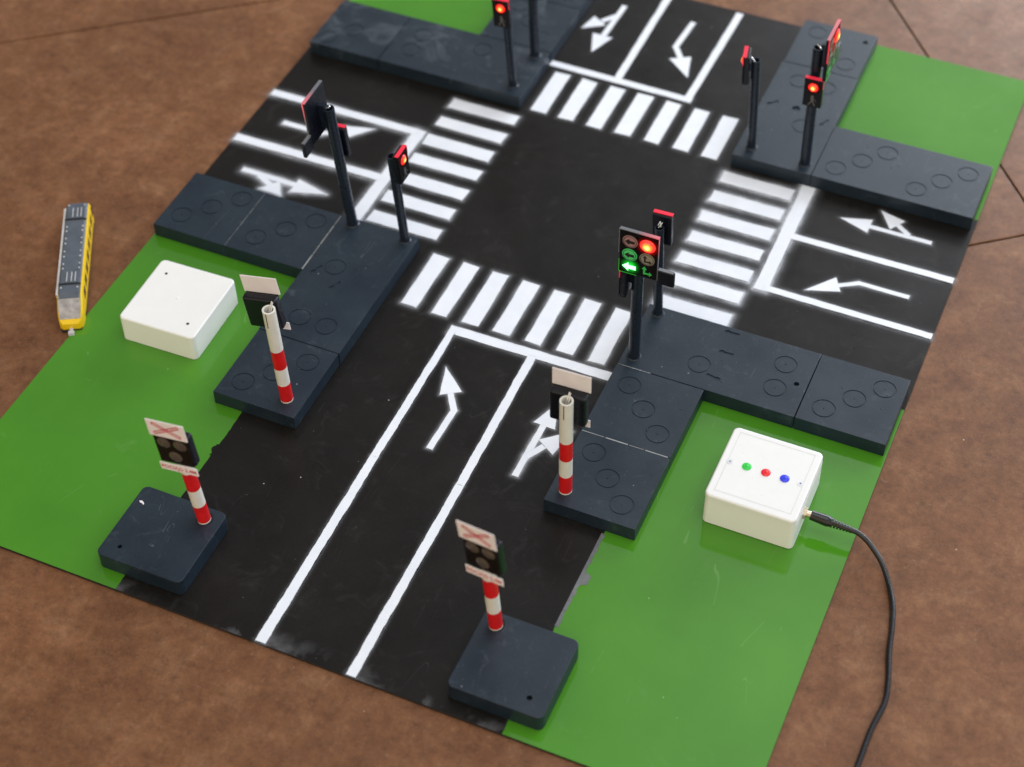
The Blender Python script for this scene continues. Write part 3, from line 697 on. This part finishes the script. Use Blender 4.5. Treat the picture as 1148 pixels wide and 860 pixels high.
# ------------------------------------------------------------------ level-crossing signals
def crossing(base, top, rz, label, H=3.58, yaw=0, dx=0, dz=0, roll=0):
    from mathutils import Euler
    cR = Vector((0, 0, 3.2)); LOC = cR+Vector((dx, -.202, dz))-Euler((0, roll, yaw)).to_matrix() @ cR
    t = thing('crossing_signal', label, 'crossing signal', base, group='striped level-crossing signals beside the near road', quat=leanq(base, top, rz))
    r = .182
    # striped post: bands of one tube
    bm = bmesh.new(); n = 32; zs = [0, .045, .70, 1.36, 2.06, H]
    rows = [[bm.verts.new((r*math.cos(2*PI*i/n), r*math.sin(2*PI*i/n), z)) for i in range(n)] for z in zs]
    for k, (a, b) in enumerate(zip(rows, rows[1:])):
        for i in range(n):
            f = bm.faces.new((a[i], a[(i+1) % n], b[(i+1) % n], b[i])); f.material_index = (0, 1, 0, 1, 0)[k]
    b = rows[-1]; c = [bm.verts.new((.135*math.cos(2*PI*i/n), .135*math.sin(2*PI*i/n), H)) for i in range(n)]
    d = [bm.verts.new((.135*math.cos(2*PI*i/n), .135*math.sin(2*PI*i/n), H-.9)) for i in range(n)]
    for i in range(n):
        k = (i+1) % n; bm.faces.new((b[i], b[k], c[k], c[i])); bm.faces.new((c[i], c[k], d[k], d[i]))
    f = bm.faces.new(d); f.material_index = 2
    link('striped_post', bm, ['postw', 'postr', 'hole'], t, smooth=40)
    if base[1] < -9: bm = bmesh.new(); cyl(bm, (0, .03, -.003), (0, .03, .006), r+.045, n=28); link('foot_hole', bm, 'hole', t)
    # slit down the back of the tube
    bm = bmesh.new(); box_(bm, -.012, .012, r-.004, r+.003, H-.55, H-.02); link('slit', bm, 'hole', t)
    yb = -r-.02
    bx = link('lamp_box', bevbox(-.50, .50, -.28, 0, 2.70, 3.78, .07, 3), 'dark', t, LOC, (0, roll, yaw), smooth=40)
    bm = bmesh.new(); box_(bm, -.47, .47, -.292, -.2815, 2.72, 3.76); link('face_plate', bm, 'face', bx)
    for x, z in ((-.22, 3.48), (.23, 3.48), (0, 3.00)):
        link('warning_lamp', lens_mesh(.185, x, -.2925, z, dome=.03), 'smoke', bx, smooth=60)
    pl = link('cross_plate', bevbox(-.53, .53, -.325, -.296, 3.74, 4.34, .02, 2), 'plate', t, LOC, (0, roll, yaw))
    bm = bmesh.new()
    for s in (1, -1):
        a = math.radians(27)*s; u = Vector((math.cos(a), math.sin(a))); nn = Vector((-u.y, u.x)); cc = Vector((0, 4.05)); Ln = .40
        for o_ in (.036, -.036):
            p, q = cc-u*Ln+nn*o_, cc+u*Ln+nn*o_
            vpoly(bm, [tuple(p-nn*.018), tuple(q-nn*.018), tuple(q+nn*.018), tuple(p+nn*.018)], -.328-.0004*s)
        for e_ in (-1, 1):
            p = cc+u*Ln*e_; vpoly(bm, [tuple(p-nn*.05-u*.014), tuple(p-nn*.05+u*.014), tuple(p+nn*.05+u*.014), tuple(p+nn*.05-u*.014)], -.3295-.0004*s)
    link('red_cross', bm, 'redink', pl)
    lo = link('text_plate', bevbox(-.53, .53, -.325, -.296, 2.42, 2.70, .015, 2), 'plate', t, LOC, (0, roll, yaw))
    cu = bpy.data.curves.new('lettering', 'FONT'); cu.body = 'POCI\u0104G 2,4M'; cu.size = .165; cu.align_x = 'CENTER'; cu.align_y = 'CENTER'; cu.offset = .003
    fo = bpy.data.objects.new('tmp', cu); col.objects.link(fo); bpy.context.view_layer.update()
    me = bpy.data.meshes.new_from_object(fo.evaluated_get(bpy.context.evaluated_depsgraph_get())); bpy.data.objects.remove(fo)
    me.materials.clear(); me.materials.append(M['redink']); me.transform(Matrix.Translation((0, -.3275, 2.56)) @ Matrix.Rotation(PI/2, 4, 'X'))
    tx = bpy.data.objects.new('lettering', me); col.objects.link(tx); tx.parent = lo
    # wire and blob of solder at the post top
    bm = bmesh.new(); cyl(bm, (0, -r-.02, H+.12), (.02, -.02, H-.15), .018, n=8); cyl(bm, (-.03, -r-.02, H+.10), (-.05, -.0, H-.1), .014, n=8); link('wire', bm, 'steel', t)
    return t
crossing((-4.30, -7.41, Z), (-4.40, -7.48, 4.06), math.radians(180), 'striped post seen from the back on the left pad, right of the plain white box', yaw=math.radians(7), roll=math.radians(5), dx=.38, dz=-.17)
crossing((4.14, -7.38, Z), (4.13, -7.39, 4.07), math.radians(180), 'striped post seen from the back beside the straight-and-right road arrow', yaw=math.radians(2), dx=.06, dz=-.24)
crossing((-4.23, -12.10, .552), (-4.45, -12.22, 4.1), 0, 'striped post with a red cross plate on the near left block', H=3.36, yaw=math.radians(4), dx=.22, dz=.24)
crossing((4.22, -12.15, .552), (4.02, -12.22, 4.1), 0, 'striped post with a red cross plate on the block at the front edge', H=3.36, yaw=math.radians(-8), roll=math.radians(-3), dx=.18, dz=.26)

# ------------------------------------------------------------------ toy tram
t = thing('toy_tram', 'yellow toy tram with a grey roof on the brown floor at the left', 'toy tram', (-11.70, -7.12, -.1), math.radians(29.3))
def loft(secs, z_of=None, mi=0):
    """secs: (y, [(x, z)...]) cross-sections along the tram"""
    bm = bmesh.new(); rows = [[bm.verts.new((x, y, z)) for x, z in pr] for y, pr in secs]; n = len(rows[0])
    for a, b in zip(rows, rows[1:]):
        for i in range(n): bm.faces.new((a[i], a[(i+1) % n], b[(i+1) % n], b[i]))
    bm.faces.new(rows[0]); bm.faces.new(rows[-1][::-1]); bmesh.ops.recalc_face_normals(bm, faces=bm.faces); return bm
LT = 4.85
def prof(w, z0, z1, zt, wt): return [(-w, z0), (w, z0), (w, z1), (wt, zt), (-wt, zt), (-w, z1)]
link('body', loft([(0, prof(.25, .12, .30, .34, .22)), (.10, prof(.335, .10, .36, .42, .30)), (.30, prof(.37, .10, .50, .58, .33)), (.75, prof(.385, .10, .74, .84, .34)),
     (LT-.25, prof(.385, .10, .74, .84, .34)), (LT, prof(.36, .10, .66, .74, .31))]), 'yellow', t, smooth=25)
link('roof', loft([(.62, prof(.325, .78, .800, .815, .28)), (.85, prof(.325, .80, .862, .895, .27)), (LT-.25, prof(.325, .80, .862, .895, .27)), (LT-.02, prof(.30, .70, .76, .79, .25))]), 'tramgrey', t, smooth=25)
for y0 in (1.15, 4.0):
    bm = bmesh.new(); box_(bm, -.26, .26, y0, y0+.5, .88, .935); link('roof_unit', bm, 'tramgrey', t)
    bm = bmesh.new(); box_(bm, -.325, .325, y0-.05, y0-.005, .86, .915); link('roof_band', bm, 'tramdark', t)
bm = bmesh.new()
for y0 in (1.15, 4.0):
    for x in (-.10, .04, .15): box_(bm, x, x+.022, y0+.05, y0+.45, .936, .945)
link('roof_rib', bm, 'tramsilver', t)
bm = bmesh.new()
for y in (.98, 1.80, 2.0, 2.32, 2.55, 2.90, 3.12, 3.45, 3.65, 4.62):
    for x in (-.24, .24): cyl(bm, (x, y, .88), (x, y, .91), .026, n=10)
link('roof_bolts', bm, 'tramsilver', t, smooth=40)
for sx in (-1, 1):
    bm = bmesh.new(); n = 8; y = .85
    for k in range(n):
        a = .85+k*.52; pts = [(a+.06, .40), (a+.40, .40), (a+.46, .68), (a+.14, .68)]
        vs = [bm.verts.new((sx*.3875, yy, zz)) for yy, zz in (pts if sx > 0 else pts[::-1])]; bm.faces.new(vs)
    link('side_windows', bm, 'tramwin', t)
    bm = bmesh.new(); box_(bm, sx*.386-(.002 if sx > 0 else .004), sx*.386+(.004 if sx > 0 else .002), .5, LT-.3, .13, .20); link('skirt_stripe', bm, 'tramdark', t)
bm = bmesh.new(); v = [bm.verts.new(p) for p in ((-.30, .115, .445), (.30, .115, .445), (.325, .30, .605), (.33, .68, .835), (-.33, .68, .835), (-.325, .30, .605))]
bm.faces.new(v[:3]+[v[5]]); bm.faces.new([v[5], v[2], v[3], v[4]]); link('windscreen', bm, 'tramglass', t)
bm = bmesh.new(); box_(bm, -.392, -.335, .75, LT-.3, .70, .855); link('roof_edge_strip', bm, 'tramsilver', t)
bm = bmesh.new(); box_(bm, -.05, .05, -.20, .02, .12, .19); box_(bm, -.085, .085, -.24, -.13, .09, .20); link('coupler', bm, 'tramsilver', t)
bm = bmesh.new(); box_(bm, -.30, .30, -.02, .25, .045, .13); box_(bm, -.33, .33, .5, 1.5, .03, .12); box_(bm, -.33, .33, LT-1.4, LT-.4, .03, .12); link('underframe', bm, 'tramdark', t)
for y in (.7, 1.2, LT-1.2, LT-.7):
    bm = bmesh.new(); cyl(bm, (-.34, y, .09), (.34, y, .09), .09, n=20); link('wheelset', bm, 'tramdark', t, smooth=40)

# ------------------------------------------------------------------ light
def area_light(name, loc, target, sx, sy, energy, colr):
    l = bpy.data.lights.new(name, 'AREA'); l.shape = 'RECTANGLE'; l.size = sx*S; l.size_y = sy*S; l.energy = energy; l.color = colr
    o = bpy.data.objects.new(name, l); col.objects.link(o); o.location = loc
    o.rotation_euler = (Vector(target)-Vector(loc)).to_track_quat('-Z', 'Y').to_euler(); return o
area_light('window_light', (30, 95, 31), (0, 0, 0), 84, 50, 110, (.86, .93, 1.0))
area_light('ceiling_bounce_light', (25, -5, 130), (0, 0, 0), 90, 90, 74, (.97, .985, 1.0))
w_ = bpy.data.worlds.new('World'); sc.world = w_; w_.use_nodes = True
bg = w_.node_tree.nodes['Background']; bg.inputs[1].default_value = 1
wn = w_.node_tree; tc_ = wn.nodes.new('ShaderNodeTexCoord'); sp = wn.nodes.new('ShaderNodeSeparateXYZ'); wn.links.new(tc_.outputs['Generated'], sp.inputs[0])
south = ramp(wn, mth(wn, 'MULTIPLY', sp.outputs['Y'], -1, True), [(0, (0, 0, 0)), (1, (1.18, .97, .62))])
east = ramp(wn, mth(wn, 'MULTIPLY', sp.outputs['X'], 1, True), [(0, (0, 0, 0)), (1, (.52, .60, .76))])
base = ramp(wn, mth(wn, 'MULTIPLY', sp.outputs['Z'], 1, True), [(0, (.15, .145, .13)), (1, (.15, .15, .15))])
north = ramp(wn, mth(wn, 'MULTIPLY', sp.outputs['Y'], 1, True), [(0, (0, 0, 0)), (.25, (.10, .11, .12)), (.5, (.98, 1.0, 1.06)), (1, (.98, 1.0, 1.06))])
side_ = ramp(wn, mth(wn, 'ADD', mth(wn, 'MULTIPLY', sp.outputs['X'], .5), .5, True), [(.22, gray(.12)), (.30, gray(.24)), (.37, gray(.30)), (.41, gray(.7)), (.45, gray(1.05)), (.62, gray(.9)), (.8, gray(.35))])
north = mixc(wn, 1, north, side_, 'MULTIPLY')
base = mixc(wn, 1, base, north, 'ADD')
wn.links.new(mixc(wn, 1, mixc(wn, 1, base, south, 'ADD'), east, 'ADD'), bg.inputs[0])

# ------------------------------------------------------------------ camera (fitted to the photograph)
cd = bpy.data.cameras.new('camera'); cam = bpy.data.objects.new('camera', cd); col.objects.link(cam); sc.camera = cam
cam.location = (15.380023, -35.694773, 38.023075); cam.rotation_euler = (0.7405616, 0.0105064, 0.4119217)
cd.sensor_width = 36; cd.sensor_fit = 'HORIZONTAL'; cd.lens = 2019.95/1148*36; cd.clip_start = .01; cd.clip_end = 100
foc = Vector((3.5, -5.5, 1)); fwd = cam.rotation_euler.to_matrix() @ Vector((0, 0, -1))
cd.dof.use_dof = True; cd.dof.focus_distance = (foc-cam.location).dot(fwd)*S; cd.dof.aperture_fstop = 3.8

# ------------------------------------------------------------------ bring the plan to real size
for me in {o.data for o in sc.objects if o.type == 'MESH'}: me.transform(Matrix.Scale(S, 4))
for o in sc.objects: o.location = o.location*S
sc.view_settings.view_transform = 'Standard'; sc.view_settings.look = 'None'; sc.view_settings.exposure = 0; sc.view_settings.gamma = 1
